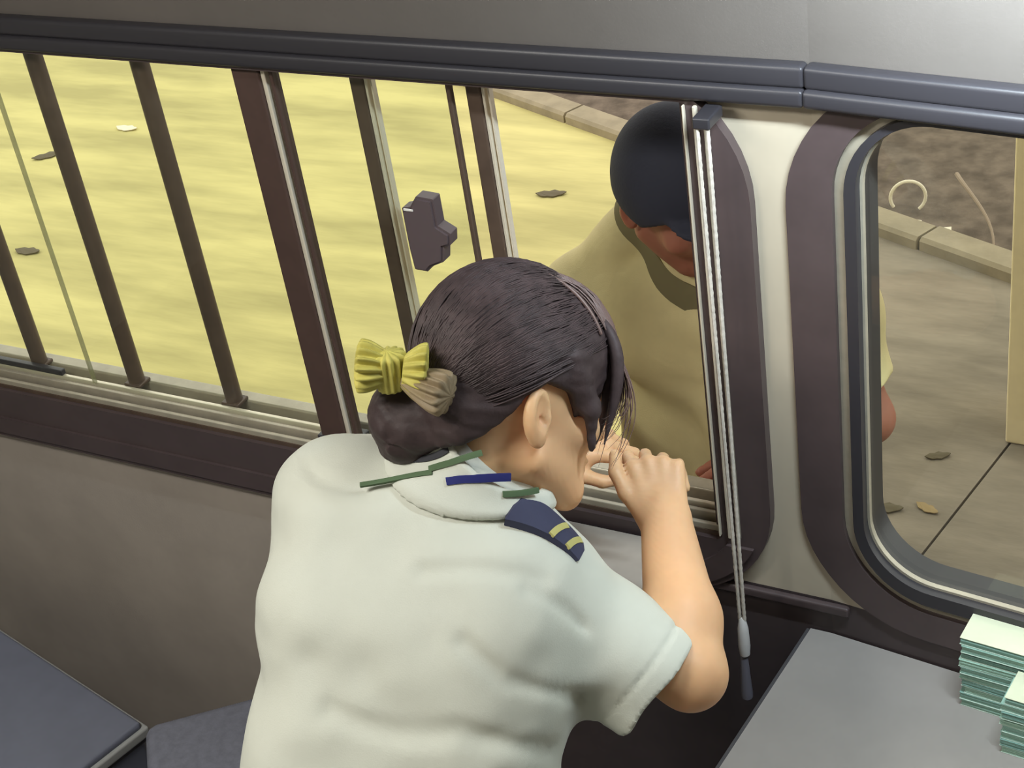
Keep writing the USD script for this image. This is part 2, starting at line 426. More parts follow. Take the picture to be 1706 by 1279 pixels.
# ---- window 2: fixed pane in layered rubber, rounded corners
w2 = thing("window_2", "right window with a wide dark rubber frame and rounded lower corner", None, kind="structure")
L = [out2, rrect(-0.604, 0.84, 0.898, 1.69, 0.135), rrect(-0.586, 0.82, 0.916, 1.68, 0.118), rrect(-0.570, 0.80, 0.940, 1.67, 0.10), rrect(-0.5665, 0.797, 0.944, 1.668, 0.098)]
for i, (nm, y0, m) in enumerate((("outer_frame", -0.006, "rubber_frame"), ("channel", 0.002, "aluminium"), ("gasket", -0.010, "black_rubber"), ("bead", 0.004, "aluminium"))):
    part(w2, nm, kink(extr(L[i].difference(L[i + 1]), y0, 0.012 if nm == "bead" else 0.06)), m)
part(w2, "glass", kink(extr(L[3], 0.012, 0.016)), "glass_pane")

# ---- lamps and overhang added out of view for their light and shade
pl = thing("added_ceiling_lamp", "flat white lamp added on the unseen ceiling to light the room", "lamp", (-1.55, -1.35, 2.66))
part(pl, "housing", bx(-2.05, -1.05, -1.52, -1.18, 2.665, 2.70, 0.006), "added_lamp_housing")
part(pl, "diffuser", bx(-2.0, -1.1, -1.50, -1.20, 2.658, 2.664), "added_panel_glow")
tl = thing("added_glare_lamp", "white tube lamp on two rods, added out of view to brighten the header", "lamp", (-0.26, -0.34, 2.11))
part(tl, "housing", bx(-0.54, 0.02, -0.37, -0.31, 2.125, 2.16, 0.008), "added_lamp_housing")
part(tl, "tube", tube([(-0.52, -0.34, 2.117), (0.0, -0.34, 2.117)], 0.009, 10), "added_tube_glow")
for x in (-0.47, -0.05):
    part(tl, "rod", tube([(x, -0.34, 2.155), (x, -0.34, 2.70)], 0.005, 8), "added_lamp_housing")
single("added_eave", bx(X0 - 0.2, X1 + 0.2, 0.06, 0.92, 2.42, 2.50, 0.01), "added_eave_metal", "pale metal overhang added above the windows to shade the man", None, kind="structure")  # unseen overhang added to shade the man and keep sun off the interior

# ================================================================== OUTSIDE
gd = thing("ground", "concrete ground outside the booth, sunlit and shaded tones in its colour", None, kind="structure")
K0, K1 = np.array([0.9, 1.88]), np.array([-9.0, 6.12])   # the kerb's front line
KD = (K1 - K0) / np.linalg.norm(K1 - K0); KN = np.array([-KD[1], KD[0]]) * -1.0
if KN[1] < 0:
    KN = -KN


def slab(poly, z0, z1):
    m = trimesh.creation.extrude_polygon(poly, z1 - z0, engine="earcut"); m.apply_translation([0, 0, z0]); return m


kin = lambda s: tuple(K0 + KD * s)
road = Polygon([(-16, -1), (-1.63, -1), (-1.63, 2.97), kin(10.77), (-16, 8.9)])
part(gd, "sunlit_surface", slab(road, GZ - 0.1, GZ), "ground_sunlit", label="worn concrete of the lane, sunlit yellow put into its colour")
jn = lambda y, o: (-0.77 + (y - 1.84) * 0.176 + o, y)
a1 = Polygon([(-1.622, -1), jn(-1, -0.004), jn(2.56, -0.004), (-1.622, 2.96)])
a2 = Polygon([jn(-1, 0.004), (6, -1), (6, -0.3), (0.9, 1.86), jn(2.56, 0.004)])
part(gd, "shaded_slab", slab(a1, GZ - 0.1, GZ), "ground_shaded", label="concrete slab beside the pillar, shade put into its grey colour")
part(gd, "shaded_slab", slab(a2, GZ - 0.1, GZ + 0.002), "ground_shaded")
part(gd, "base_fill", bx(-16, 6, -2.5, 10, GZ - 0.2, GZ - 0.03), "soil")
kb = thing("kerb", "low row of pale kerbstones along the far side of the lane", "kerb", (*kin(4), GZ))
for k in range(21):
    s0, s1 = -3.0 + k * 0.6, -3.0 + k * 0.6 + 0.588
    j = rng.uniform(-0.006, 0.006)
    pts = [K0 + KD * s0 + KN * j, K0 + KD * s1 + KN * j, K0 + KD * s1 + KN * (0.11 + j), K0 + KD * s0 + KN * (0.11 + j)]
    base = np.array([[*p, z] for p in pts for z in (GZ - 0.05,)]); top = np.array([[*(p + KN * (0.012 if i < 2 else -0.006)), GZ + 0.045 + j * 0.5] for i, p in enumerate(pts)])
    mid = np.array([[*p, GZ + 0.033 + j * 0.5] for p in pts])
    part(kb, "kerbstone", trimesh.convex.convex_hull(np.vstack([base, mid, top])), "kerb_concrete")
soil = Polygon([tuple(K0 - KD * 3 + KN * 0.13), tuple(K0 + KD * 14 + KN * 0.13), tuple(K0 + KD * 14 + KN * 7), tuple(K0 - KD * 3 + KN * 7)])
single("planting_bed", slab(soil, GZ - 0.1, GZ + 0.01), "soil", "dark brown bare soil strip beyond the kerb", "soil")
# litter and leaves
ring = np.array([(-1.395 + 0.055 * math.cos(a), 3.045 + 0.02 * math.cos(a), GZ + 0.01 + 0.065 + 0.06 * math.sin(a)) for a in np.linspace(-0.9, math.pi + 0.6, 26)])
single("wire_hoop", tube(ring, 0.006, 8), "litter_pale", "pale bent wire hoop standing in the soil beyond the kerb", "hoop")
single("twig", tube(spline([(-1.25, 3.12, GZ + 0.14), (-1.18, 3.03, GZ + 0.12), (-1.09, 2.93, GZ + 0.06), (-1.06, 2.85, GZ + 0.012)], 14), np.linspace(0.008, 0.004, 14), 7), "wood_twig", "thin pale twig leaning in the soil near the cream post", "twig")
for i, (x, y, w, l) in enumerate(((-1.365, 2.985, 0.09, "long pale paper scrap on the soil nearest the wire hoop"), (-1.24, 2.945, 0.05, "small pale paper scrap between the other two by the kerb"), (-1.145, 2.90, 0.055, "pale paper scrap on the soil nearest the twig"))):
    p = Polygon([(x - w / 2, y + 0.02), (x - w / 6, y - 0.012), (x + w / 2, y - 0.022), (x + w / 3, y + 0.012)])
    m = slab(p, GZ + 0.012, GZ + 0.018); m.vertices[:, 2] += 0.01 * np.sin(40 * m.vertices[:, 0])
    single("paper_scrap", m, "litter_pale", l, "litter")


def leaf(x, y, r, rot, mat, label, z=GZ):
    u = np.linspace(-1, 1, 13); w = 0.42 * (1 - u ** 2) ** 0.8 * (1 + 0.15 * np.sin(9 * u))
    up = np.stack([u, w], 1); dn = np.stack([u[::-1], -w[::-1]], 1)
    c = Polygon(np.vstack([up, dn[1:-1]]) * r)
    m = trimesh.creation.extrude_polygon(c, 0.003, engine="earcut")
    v = m.vertices.copy(); v[:, 2] += 0.25 * v[:, 1] ** 2 / r + 0.12 * v[:, 0] ** 2 / r
    cs, sn = math.cos(rot), math.sin(rot)
    m.vertices = np.stack([x + v[:, 0] * cs - v[:, 1] * sn, y + v[:, 0] * sn + v[:, 1] * cs, z + 0.001 + v[:, 2]], 1)
    single("fallen_leaf", m, mat, label, "leaf")


leaf(-1.0, 1.47, 0.045, 0.2, "leaf_dark", "dark fallen leaf on grey concrete right beside the right window's frame")
leaf(-0.935, 1.73, 0.035, 0.5, "leaf_dark", "small dark leaf on grey concrete left of the slab joint's upper end", GZ)
leaf(-0.90, 1.50, 0.035, -0.4, "leaf_tan", "tan fallen leaf on grey concrete just left of the slab joint")
leaf(-5.15, 2.79, 0.07, 0.8, "leaf_dark", "dark leaf on the yellow lane beside the second bar from the left")
leaf(-4.58, 2.04, 0.06, 0.1, "leaf_dark", "dark leaf on the yellow lane between the two leftmost bars")
leaf(-4.96, 3.11, 0.06, 0.0, "litter_pale", "pale leaf on the yellow lane near the top of the window")
leaf(-2.72, 2.93, 0.06, 0.3, "leaf_dark", "dark leaf on the yellow lane left of the man's shoulder")
po = thing("square_post", "cream painted square post standing on the concrete outside the right window", "post", (-0.645, 1.97, GZ + 0.002))
part(po, "post_body", bx(-0.782, -0.52, 1.84, 2.10, GZ + 0.002, 1.75, 0.008), "post_cream")
part(po, "post_cap", bx(-0.802, -0.50, 1.82, 2.12, 1.75, 1.79, 0.01), "post_cream")

# ================================================================== BOOTH FURNITURE
ct = thing("counter", "grey laminate counter under the right window", "counter", (0.1, -0.35, 0.0))
CTP = Polygon([(-0.664, -0.003), (-0.716, -0.62), (1.25, -0.62), (1.25, -0.21), (BX, -0.003)])
part(ct, "worktop", slab(CTP, 0.765, 0.80), "counter_top", smooth=False)
part(ct, "edge_band", slab(Polygon([(-0.665, -0.003), (-0.717, -0.62), (-0.722, -0.62), (-0.670, -0.003)]), 0.762, 0.7985), "counter_edge", smooth=False)
part(ct, "side_panel", bx(-0.65, -0.625, -0.58, -0.02, 0.0, 0.765), "counter_edge")
part(ct, "back_rail", bx(-0.625, 1.2, -0.30, -0.28, 0.5, 0.765), "counter_edge")
part(ct, "side_panel", bx(1.2, 1.225, -0.58, -0.24, 0.0, 0.765), "counter_edge")


def bundle(cx, cy, z, rot, i, label, group, cover):
    t = thing("ticket_bundle", label, "ticket bundle", (cx, cy, z), group)
    w, d, h = 0.128, 0.054, 0.0128
    cs, sn = math.cos(rot), math.sin(rot)
    R = np.array([[cs, -sn, 0], [sn, cs, 0], [0, 0, 1]])

    def put(m):
        m = trimesh.Trimesh(m.vertices @ R.T + [cx, cy, z], m.faces, process=False); return m
    r = np.random.default_rng(40 + i)
    mat = f"ticket_green_{'abcd'[i % 4]}"
    sheets = []
    n = 4
    for k in range(n):
        z0 = 0.0012 + k * (h - 0.0026) / n
        o = r.uniform(-0.0012, 0.0012, 2)
        sheets.append(bx(-w / 2 + o[0], w / 2 + o[0], -d / 2 + o[1], d / 2 + o[1], z0, z0 + (h - 0.0026) / n - 0.0004))
    part(t, "paper_block", put(cat_(*sheets)), mat)
    part(t, "cover_sheet", put(bx(-w / 2 - 0.001, w / 2 + 0.001, -d / 2 - 0.001, d / 2 + 0.001, h - 0.0013, h, 0.0006)), "ticket_cover" if cover else mat)
    part(t, "base_sheet", put(bx(-w / 2 - 0.0012, w / 2 + 0.001, -d / 2 - 0.0012, d / 2 + 0.001, 0, 0.0011, 0.0005)), "ticket_band")


ordn = ["bottom", "second", "third", "fourth", "fifth", "sixth", "seventh", "eighth", "ninth", "top"]
for k in range(10):
    lab = f"pale green ticket bundle, {'topmost with a cream cover, ' if k == 9 else 'bottom one' if k == 0 else ordn[k] + ' from the bottom'} of the taller stack by the window".replace(",  of", " of").replace(", of", " of")
    bundle(-0.342 + rng.uniform(-0.004, 0.004) - 0.0006 * k, -0.066 + rng.uniform(-0.0015, 0.0015), 0.80 + 0.0129 * k, rng.uniform(-0.02, 0.02) - 0.085, k, lab, "ticket bundles in the taller stack", k == 9)
for k in range(8):
    lab = f"pale green ticket bundle, {'topmost' if k == 7 else 'bottom one' if k == 0 else ordn[k] + ' from the bottom'} of the nearer stack at the picture's edge"
    bundle(-0.272 + rng.uniform(-0.004, 0.004), -0.134 + rng.uniform(-0.001, 0.001), 0.80 + 0.0129 * k, rng.uniform(-0.02, 0.02) - 0.085, k + 2, lab, "ticket bundles in the nearer stack", k == 7)

sh = thing("window_shelf", "small grey writing shelf fixed under the open sash", "shelf", (-0.93, -0.10, 0.90))
part(sh, "shelf_board", bx(-1.16, -0.872, -0.19, -0.024, 0.915, 0.935, 0.004), "grey_shelf")
for x in (-1.10, -0.90):
    part(sh, "bracket", trimesh.convex.convex_hull(np.array([(x + s, y, z) for s in (-0.006, 0.006) for y, z in ((-0.024, 0.915), (-0.15, 0.915), (-0.024, 0.80))])), "counter_edge")

gp = np.array([(-1.268, 1.467), (-1.253, 1.47), (-1.239, 1.489), (-1.210, 1.487), (-1.210, 1.443), (-1.190, 1.432), (-1.193, 1.413), (-1.206, 1.408), (-1.211, 1.382), (-1.234, 1.371), (-1.243, 1.361), (-1.266, 1.362), (-1.268, 1.395)])
gpoly = Polygon(gp).buffer(-0.002).buffer(0.002)
gt = thing("window_gadget", "dark brown handset-shaped gadget fixed to the glass between two bars", "device", (-1.235, -0.004, 1.361))
part(gt, "case", cat_(extr(gpoly, -0.012, 0.008), extr(gpoly.buffer(-0.004), -0.016, -0.012)), "gadget_plastic", smooth=False)
part(gt, "label_strip", bx(-1.262, -1.246, -0.0175, -0.0155, 1.4655, 1.4685), "label_white", label="tiny white marking strip")
part(gt, "mount_pad", bx(-1.25, -1.225, 0.0075, 0.0102, 1.40, 1.44), "black_rubber")

cd = thing("pull_cord", "twisted white pull cord hanging down the dark window frame with a clear toggle", "cord", (-0.752, -0.06, 0.68))
zz = np.linspace(1.672, 0.84, 160)
tw = np.clip((zz - 0.85) / 0.75, 0, 1)
for s in (0, 1):
    ph = (zz * 90 + s * math.pi)
    x = -0.752 + (0.0036 + 0.0034 * tw) * (1 if s else -1) + 0 * ph
    part(cd, "strand", tube(np.stack([x, -0.06 + 0 * zz, zz], 1), 0.0030 + 0.0004 * np.sin(zz * 700), 8), "cord_white")
part(cd, "toggle", trimesh.creation.revolve(np.array([(0.001, 0), (0.008, 0.002), (0.0095, 0.02), (0.0085, 0.055), (0.005, 0.075), (0.001, 0.078)]), sections=20).apply_translation([-0.752, -0.06, 0.768]), "cord_toggle", smooth=50)
part(cd, "tassel", trimesh.creation.revolve(np.array([(0.001, 0), (0.009, 0.0), (0.0095, 0.01), (0.0075, 0.05), (0.006, 0.09), (0.001, 0.092)]), sections=20).apply_translation([-0.754, -0.06, 0.678]), "cord_tassel", smooth=50)
part(cd, "hook", cat_(bx(-0.764, -0.74, -0.065, -0.018, 1.66, 1.676, 0.003)), "black_rubber")

# chest and stool in the lower left
ch = thing("storage_chest", "low blue-grey storage chest with a lighter lid rim against the wall", "chest", (-2.3, -0.4, 0))
CB, e1, e2 = np.array([-1.84, -0.322]), np.array([-0.9737, 0.2277]), np.array([-0.2277, -0.9737])


def obox(a0, a1, b0, b1, z0, z1, r):
    m = bx(a0, a1, b0, b1, z0, z1, r); v = m.vertices
    m = trimesh.Trimesh(np.stack([CB[0] + v[:, 0] * e1[0] + v[:, 1] * e2[0], CB[1] + v[:, 0] * e1[1] + v[:, 1] * e2[1], v[:, 2]], 1), m.faces, process=False)
    if m.volume < 0:
        m.invert()
    return m


part(ch, "body", obox(0.01, 0.80, 0.01, 0.44, 0.0, 0.455, 0.012), "chest_plastic")
part(ch, "lid_gap", obox(0.006, 0.804, 0.006, 0.444, 0.452, 0.466, 0.004), "black_rubber")
part(ch, "lid_rim", obox(0.0, 0.81, 0.0, 0.45, 0.464, 0.486, 0.005), "chest_rim")
part(ch, "lid", obox(0.008, 0.802, 0.008, 0.442, 0.480, 0.50, 0.008), "chest_plastic")
sb = thing("stool", "dark grey padded stool beside the woman in white", "stool", (-1.56, -0.40, 0))
SC, s1, s2 = np.array([-1.80, -0.365]), np.array([0.753, 0.658]), np.array([0.658, -0.753])


def sbox3(a0, a1, b0, b1, z0, z1, r):
    m = bx(a0, a1, b0, b1, z0, z1, r); v = m.vertices
    m = trimesh.Trimesh(np.stack([SC[0] + v[:, 0] * s1[0] + v[:, 1] * s2[0], SC[1] + v[:, 0] * s1[1] + v[:, 1] * s2[1], v[:, 2]], 1), m.faces, process=False)
    if m.volume < 0:
        m.invert()
    return m


part(sb, "cushion", sbox3(0, 0.33, 0, 0.36, 0.495, 0.55, 0.025), "seat_fabric")
part(sb, "cushion", sbox3(0.012, 0.32, 0.012, 0.35, 0.45, 0.50, 0.02), "seat_fabric")
part(sb, "seat_pan", sbox3(0.03, 0.30, 0.03, 0.33, 0.43, 0.455, 0.006), "black_rubber")
cen = SC + s1 * 0.165 + s2 * 0.18
part(sb, "column", tube([(*cen, 0.05), (*cen, 0.44)], 0.022, 14), "chrome")
part(sb, "base_disc", trimesh.creation.revolve(np.array([(0.001, 0), (0.17, 0), (0.17, 0.012), (0.06, 0.03), (0.025, 0.06), (0.001, 0.06)]), sections=32).apply_translation([*cen, 0.0]), "chrome")

# ================================================================== THE WOMAN
WL = np.array([-0.92, -0.72, 0.0])
wo = thing("person", "woman in white uniform shirt leaning to the window, hair tied with yellow bow", "person", WL)
F = unit([0.6091, 0.6964, -0.3795]); U0 = np.array([-0.0457, 0.5086, 0.8598]); U = unit(U0 - F * (U0 @ F)); Rt = np.cross(F, U)
HR = np.stack([Rt, F, U])                                 # rows: head's right, forward, up
HC, HS = np.array([-0.893, -0.376, 1.424]), 1.10
hp = lambda x, y, z: HC + HS * (HR.T @ np.array([x, y, z], float))


def head_sdf(p, female=True):
    """p in head coordinates: x right, y forward, z up, origin between the ears."""
    d = ell(p, (0, -0.004, 0.035), (0.074, 0.093, 0.088))
    d = smin(d, ell(p, (0, 0.036, -0.034), (0.056, 0.056, 0.068)), 0.03)
    d = smin(d, cap(p, (0, 0.066, -0.092), (0, 0.074, -0.104), 0.0165), 0.03)
    for s in (-1, 1):
        d = smin(d, cap(p, (s * 0.052, 0.005, -0.055), (s * 0.018, 0.064, -0.094), 0.018, 0.016), 0.025)
        d = smin(d, ell(p, (s * 0.042, 0.066, -0.022), (0.022, 0.020, 0.020)), 0.02)
        d = smax(d, -ell(p, (s * 0.031, 0.098, 0.004), (0.016, 0.012, 0.010)), 0.012)
        d = smin(d, cap(p, (s * 0.012, 0.088, 0.022), (s * 0.046, 0.076, 0.022), 0.008, 0.006), 0.012)
    d = smin(d, cap(p, (0, 0.086, 0.008), (0, 0.108, -0.030), 0.008, 0.011), 0.012)
    for s in (-1, 1):
        d = smin(d, ell(p, (s * 0.011, 0.097, -0.034), (0.009, 0.010, 0.008)), 0.006)
    d = smin(d, ell(p, (0, 0.085, -0.062), (0.022, 0.010, 0.0055)), 0.006)
    d = smin(d, ell(p, (0, 0.083, -0.072), (0.019, 0.010, 0.006)), 0.005)
    d = smax(d, -ell(p, (0, 0.096, -0.0668), (0.020, 0.010, 0.0014)), 0.003)
    ce, se = math.cos(0.35), math.sin(0.35)
    for s in (-1, 1):
        q = p - np.array([s * 0.077, -0.010, -0.004], np.float32)
        q = np.stack([q[:, 0] * ce + s * q[:, 1] * se, q[:, 1] * ce - s * q[:, 0] * se, q[:, 2]], 1)
        e = ell(q, (s * 0.004, 0, 0), (0.011, 0.0185, 0.031))
        e = smax(e, -ell(q, (s * 0.014, 0.003, 0.004), (0.009, 0.012, 0.022)), 0.004)
        e = smax(e, -ell(q, (s * 0.010, 0.006, -0.004), (0.010, 0.004, 0.006)), 0.002)
        e = smin(e, ell(q, (s * 0.004, 0.004, -0.026), (0.007, 0.010, 0.010)), 0.006)
        e = smin(e, ell(q, (s * 0.005, 0.014, -0.004), (0.005, 0.004, 0.008)), 0.004)
        d = smin(d, e, 0.006)
    return d


def hand(p, w, D, N, T, fingers, thumb, s=1.0):
    """w wrist, D towards the knuckles, N back of the hand, T towards the thumb; fingers: per finger three (along D, along N) bends."""
    w = np.asarray(w, float); D, N, T = map(unit, (D, N, T))
    k = [w + D * l * s + T * t * s for l, t in ((0.088, 0.030), (0.092, 0.009), (0.087, -0.011), (0.078, -0.029))]
    d = cap(p, w, w + D * 0.03 * s, 0.024 * s, 0.022 * s)
    for i, a in enumerate(k):
        d = smin(d, cap(p, w + D * 0.012 + T * (0.018 - 0.012 * i) * s, a, 0.0145 * s, 0.0105 * s), 0.010)
    d = smin(d, cap(p, w + D * 0.02 * s + T * 0.022 * s - N * 0.006, w + D * 0.05 * s + T * 0.026 * s - N * 0.008, 0.018 * s), 0.012)
    for i, a in enumerate(k):
        c = a; ls = ((0.042, 0.026, 0.020), (0.046, 0.029, 0.021), (0.042, 0.027, 0.020), (0.034, 0.021, 0.018))[i]
        rr = (0.0100, 0.0088, 0.0080, 0.0068) if i < 3 else (0.0088, 0.0076, 0.0068, 0.006)
        fd = None
        for j in range(3):
            ang = fingers[i][j]
            n = c + (D * math.cos(ang) - N * math.sin(ang) + T * (0.10 - 0.07 * i)) * ls[j] * s
            seg = cap(p, c, n, rr[j] * s, rr[j + 1] * s)
            fd = seg if fd is None else smin(fd, seg, 0.003)
            c = n
        d = smin(d, fd, 0.0035)
    c = w + D * 0.022 * s + T * 0.026 * s - N * 0.006; r = (0.0145, 0.0115, 0.0098, 0.0082); fd = None
    for j, (v, l) in enumerate(zip(thumb, (0.038, 0.032, 0.026))):
        v = unit(v); n = c + v * l * s
        seg = cap(p, c, n, r[j] * s, r[j + 1] * s); fd = seg if fd is None else smin(fd, seg, 0.004); c = n
    return smin(d, fd, 0.006)


SHR, ELR, WRR = np.array([-0.834, -0.474, 1.226]), np.array([-0.652, -0.455, 1.118]), np.array([-0.748, -0.285, 1.199])
SHL, ELL, WRL = np.array([-1.125, -0.480, 1.300]), np.array([-1.130, -0.235, 1.165]), np.array([-0.978, -0.180, 1.208])
NB = np.array([-0.945, -0.435, 1.335]); NAX = unit(hp(0, -0.022, -0.05) - NB)
DR, TR = unit([-0.4319, 0.6738, 0.5996]), np.array([-0.8979, -0.4403, 0.0023])
NR = -unit(np.cross(DR, TR)); NR = NR if NR[1] < 0 else -NR
TR = unit(TR - DR * (TR @ DR))
DL = unit([0.80, 0.50, -0.10]); NLh = unit(np.array([0.05, -0.25, 0.95]) - DL * (np.array([0.05, -0.25, 0.95]) @ DL)); TL = unit(np.cross(NLh, DL)); TL = TL if TL[1] < 0 else -TL
CURL = [(0.9, 1.9, 2.4), (1.05, 2.1, 2.7), (1.15, 2.2, 2.8), (1.2, 2.2, 2.9)]
CURLL = [(0.3, 0.9, 1.3), (0.5, 1.2, 1.7), (0.7, 1.4, 2.0), (0.8, 1.5, 2.1)]


def woman_skin(p):
    d = head_sdf((p - HC.astype(np.float32)) @ HR.T.astype(np.float32) / HS) * HS
    d = smin(d, cap(p, hp(0, -0.018, -0.05), NB, 0.052, 0.055), 0.025)
    d = smin(d, cap(p, NB - NAX * 0.02, (-0.95, -0.56, 1.20), 0.048, 0.09), 0.02)
    d = smin(d, cap(p, SHL + [0.03, 0, -0.03], SHR + [-0.03, 0, -0.02], 0.042), 0.04)
    d = smin(d, cap(p, (-0.95, -0.56, 1.20), (-0.93, -0.70, 1.0), 0.10, 0.11), 0.04)
    for a, b, c in ((SHR, ELR, WRR), (SHL, ELL, WRL)):
        d = smin(d, cap(p, a, b, 0.048, 0.043), 0.03)
        d = smin(d, cap(p, b, b + (c - b) * 0.35, 0.043, 0.048), 0.02)
        d = smin(d, cap(p, b + (c - b) * 0.35, c, 0.048, 0.034), 0.02)
    d = smin(d, hand(p, WRR, DR, NR, TR, CURL, [(-0.75, 0.2, 0.62), (-0.62, 0.45, 0.6), (-0.35, 0.75, 0.5)], 0.97), 0.010)
    d = smin(d, hand(p, WRL, DL, NLh, TL, CURLL, [DL * 0.7 + TL * 0.6 - NLh * 0.3, DL * 0.9 + TL * 0.2 - NLh * 0.3, DL], 0.95), 0.010)
    return d


body = nets(woman_skin, (-1.22, -0.84, 0.86), (-0.56, -0.03, 1.60), 0.0036)
part(wo, "body", body, "skin_fair", smooth=True)
for s in (-1, 1):
    e = part(wo, "eye", trimesh.creation.icosphere(2, 0.0115).apply_translation(hp(s * 0.031, 0.080, 0.004)), "eye_white", smooth=True)
    part(e, "iris", trimesh.creation.icosphere(2, 0.0055).apply_translation(hp(s * 0.031, 0.0868, 0.001)), "eye_dark", smooth=True)


# ---- shirt
SLV = unit(ELR - SHR); SLL = unit(ELL - SHL)


def shirt_core(p):
    d = cap(p, (-1.078, -0.492, 1.305), (-0.868, -0.488, 1.258), 0.082, 0.080)
    d = smin(d, cap(p, (-1.063, -0.580, 1.205), (-0.855, -0.560, 1.190), 0.112, 0.108), 0.09)
    d = smin(d, cap(p, (-1.040, -0.690, 1.075), (-0.865, -0.655, 1.080), 0.110, 0.100), 0.10)
    d = smin(d, cap(p, (-1.015, -0.745, 0.97), (-0.85, -0.715, 0.97), 0.115, 0.110), 0.10)
    d = smin(d, cap(p, NB + [-0.01, -0.02, -0.03], NB + NAX * 0.055, 0.078, 0.074), 0.05)
    return d


def sleeve(p, a, b, cut, r0, r1):
    ax = unit(b - a); e = a + ax * cut
    d = cap(p, a, a + ax * (cut + 0.05), r0, r1 * 1.05)
    t = (p - a.astype(np.float32)) @ ax.astype(np.float32)
    d = d + 0.0025 * np.exp(-((t - (cut - 0.028)) / 0.003) ** 2)
    return d, t - cut, cap(p, a, a + ax * (cut + 0.06), r0 - 0.024, r1 - 0.017)


def shirt_sdf(p):
    d = shirt_core(p)
    for a, b, cut, r0, r1 in ((SHR + [0, 0, -0.010], ELR + [-0.012, -0.018, -0.030], 0.180, 0.079, 0.074), (SHL, ELL, 0.19, 0.078, 0.070)):
        s, t, inner = sleeve(p, a, b, cut, r0, r1)
        s = np.maximum(s, t)
        d = smin(d, s, 0.045)
        d = np.maximum(d, -np.maximum(inner, -(t + 0.03)))
    ax = unit(hp(0, -0.022, -0.05) - NB)
    t = (p - NB.astype(np.float32)) @ ax.astype(np.float32)
    d = np.maximum(d, t - 0.074)
    n = (meshkit.noise(p * [9, 9, 22], 3) - 0.5) * 0.010 + (meshkit.noise(p * [26, 20, 30], 5) - 0.5) * 0.0035
    return d + n.astype(np.float32)


def crease(p, pts, w, depth):
    q = np.asarray(pts).astype(np.float32); m = np.full(len(p), 9.0, np.float32)
    for i in range(len(q) - 1):
        m = np.minimum(m, cap(p, q[i], q[i + 1], 0.0))
    return depth * np.exp(-(m / w) ** 2)


FOLDS = [([(-0.86, -0.57, 1.20), (-0.83, -0.56, 1.18), (-0.79, -0.55, 1.155)], 0.012, 0.007), ([(-0.83, -0.545, 1.255), (-0.80, -0.54, 1.23), (-0.76, -0.525, 1.205)], 0.010, 0.006),
         ([(-1.00, -0.70, 1.16), (-0.90, -0.68, 1.12), (-0.80, -0.63, 1.11)], 0.014, 0.007), ([(-0.96, -0.76, 1.05), (-0.88, -0.74, 1.08), (-0.79, -0.70, 1.12)], 0.014, 0.007),
         ([(-1.14, -0.60, 1.24), (-1.10, -0.67, 1.12), (-1.04, -0.76, 1.03)], 0.016, 0.006), ([(-1.13, -0.50, 1.37), (-1.08, -0.53, 1.365), (-1.03, -0.53, 1.375)], 0.010, 0.006),
         ([(-0.92, -0.59, 1.32), (-0.86, -0.55, 1.29), (-0.82, -0.53, 1.27)], 0.012, 0.005), ([(-0.80, -0.42, 1.27), (-0.78, -0.47, 1.24), (-0.79, -0.53, 1.19)], 0.007, 0.006)]


def shirt_full(p):
    d = shirt_sdf(p)
    for pts, w, h in FOLDS:
        d = d + crease(p, shrink(shirt_core, spline(pts, 8)), w, h)
    return d


shirt = nets(shirt_full, (-1.27, -0.90, 0.86), (-0.57, -0.12, 1.44), 0.0042)
part(wo, "shirt", shirt, "shirt_white", smooth=True)

# ---- collar with its stripes, shoulder board
def collar_sdf(p):
    w = p - NB.astype(np.float32); t = w @ NAX.astype(np.float32); r = np.linalg.norm(w - t[:, None] * NAX.astype(np.float32), axis=1)
    d = np.abs(shirt_core(p) - 0.007) - 0.0042
    d = smax(d, r - 0.106, 0.004); d = smax(d, t - 0.078, 0.004); d = smax(d, -0.07 - t, 0.004)
    fwd = w @ unit([0.35, 0.9, -0.2]).astype(np.float32)
    return smax(d, fwd - 0.075, 0.004)


part(wo, "collar", nets(collar_sdf, NB - 0.16, NB + 0.16, 0.0032), "shirt_white", smooth=True, label="white turned-down collar with dark stripes")
for mat, w, pts in (("stripe_black", 0.008, [(-0.975, -0.492, 1.402), (-0.948, -0.492, 1.410), (-0.920, -0.482, 1.422)]),
                    ("stripe_green", 0.0075, [(-0.943, -0.499, 1.399), (-0.912, -0.488, 1.412), (-0.885, -0.472, 1.418)]),
                    ("stripe_navy", 0.0095, [(-0.918, -0.505, 1.392), (-0.888, -0.491, 1.397), (-0.860, -0.468, 1.391)]),
                    ("stripe_green", 0.007, [(-0.860, -0.486, 1.375), (-0.852, -0.474, 1.370), (-0.841, -0.452, 1.361)]),
                    ("stripe_green", 0.006, [(-1.030, -0.534, 1.382), (-0.985, -0.514, 1.386), (-0.938, -0.502, 1.398)])):
    part("/World/person/collar", "stripe", ribbon(lambda p: shirt_core(p) - 0.0112, pts, w, 0.0018, 16), mat, smooth=40)
eb = part(wo, "shoulder_board", ribbon(shirt_core, [(-0.846, -0.492, 1.357), (-0.807, -0.473, 1.333), (-0.762, -0.458, 1.295)], 0.040, 0.0125, 20), "epaulette_navy", smooth=40, label="navy shoulder board with two gold bars")
for pts in ([(-0.800, -0.492, 1.325), (-0.796, -0.472, 1.325), (-0.790, -0.452, 1.32)], [(-0.782, -0.487, 1.31), (-0.778, -0.468, 1.308), (-0.772, -0.447, 1.30)]):
    part(eb, "gold_bar", ribbon(lambda p: shirt_core(p) - 0.0135, pts, 0.008, 0.0018, 10), "epaulette_gold", smooth=40)


# ---- hair
BUN = np.array([-0.990, -0.460, 1.436])


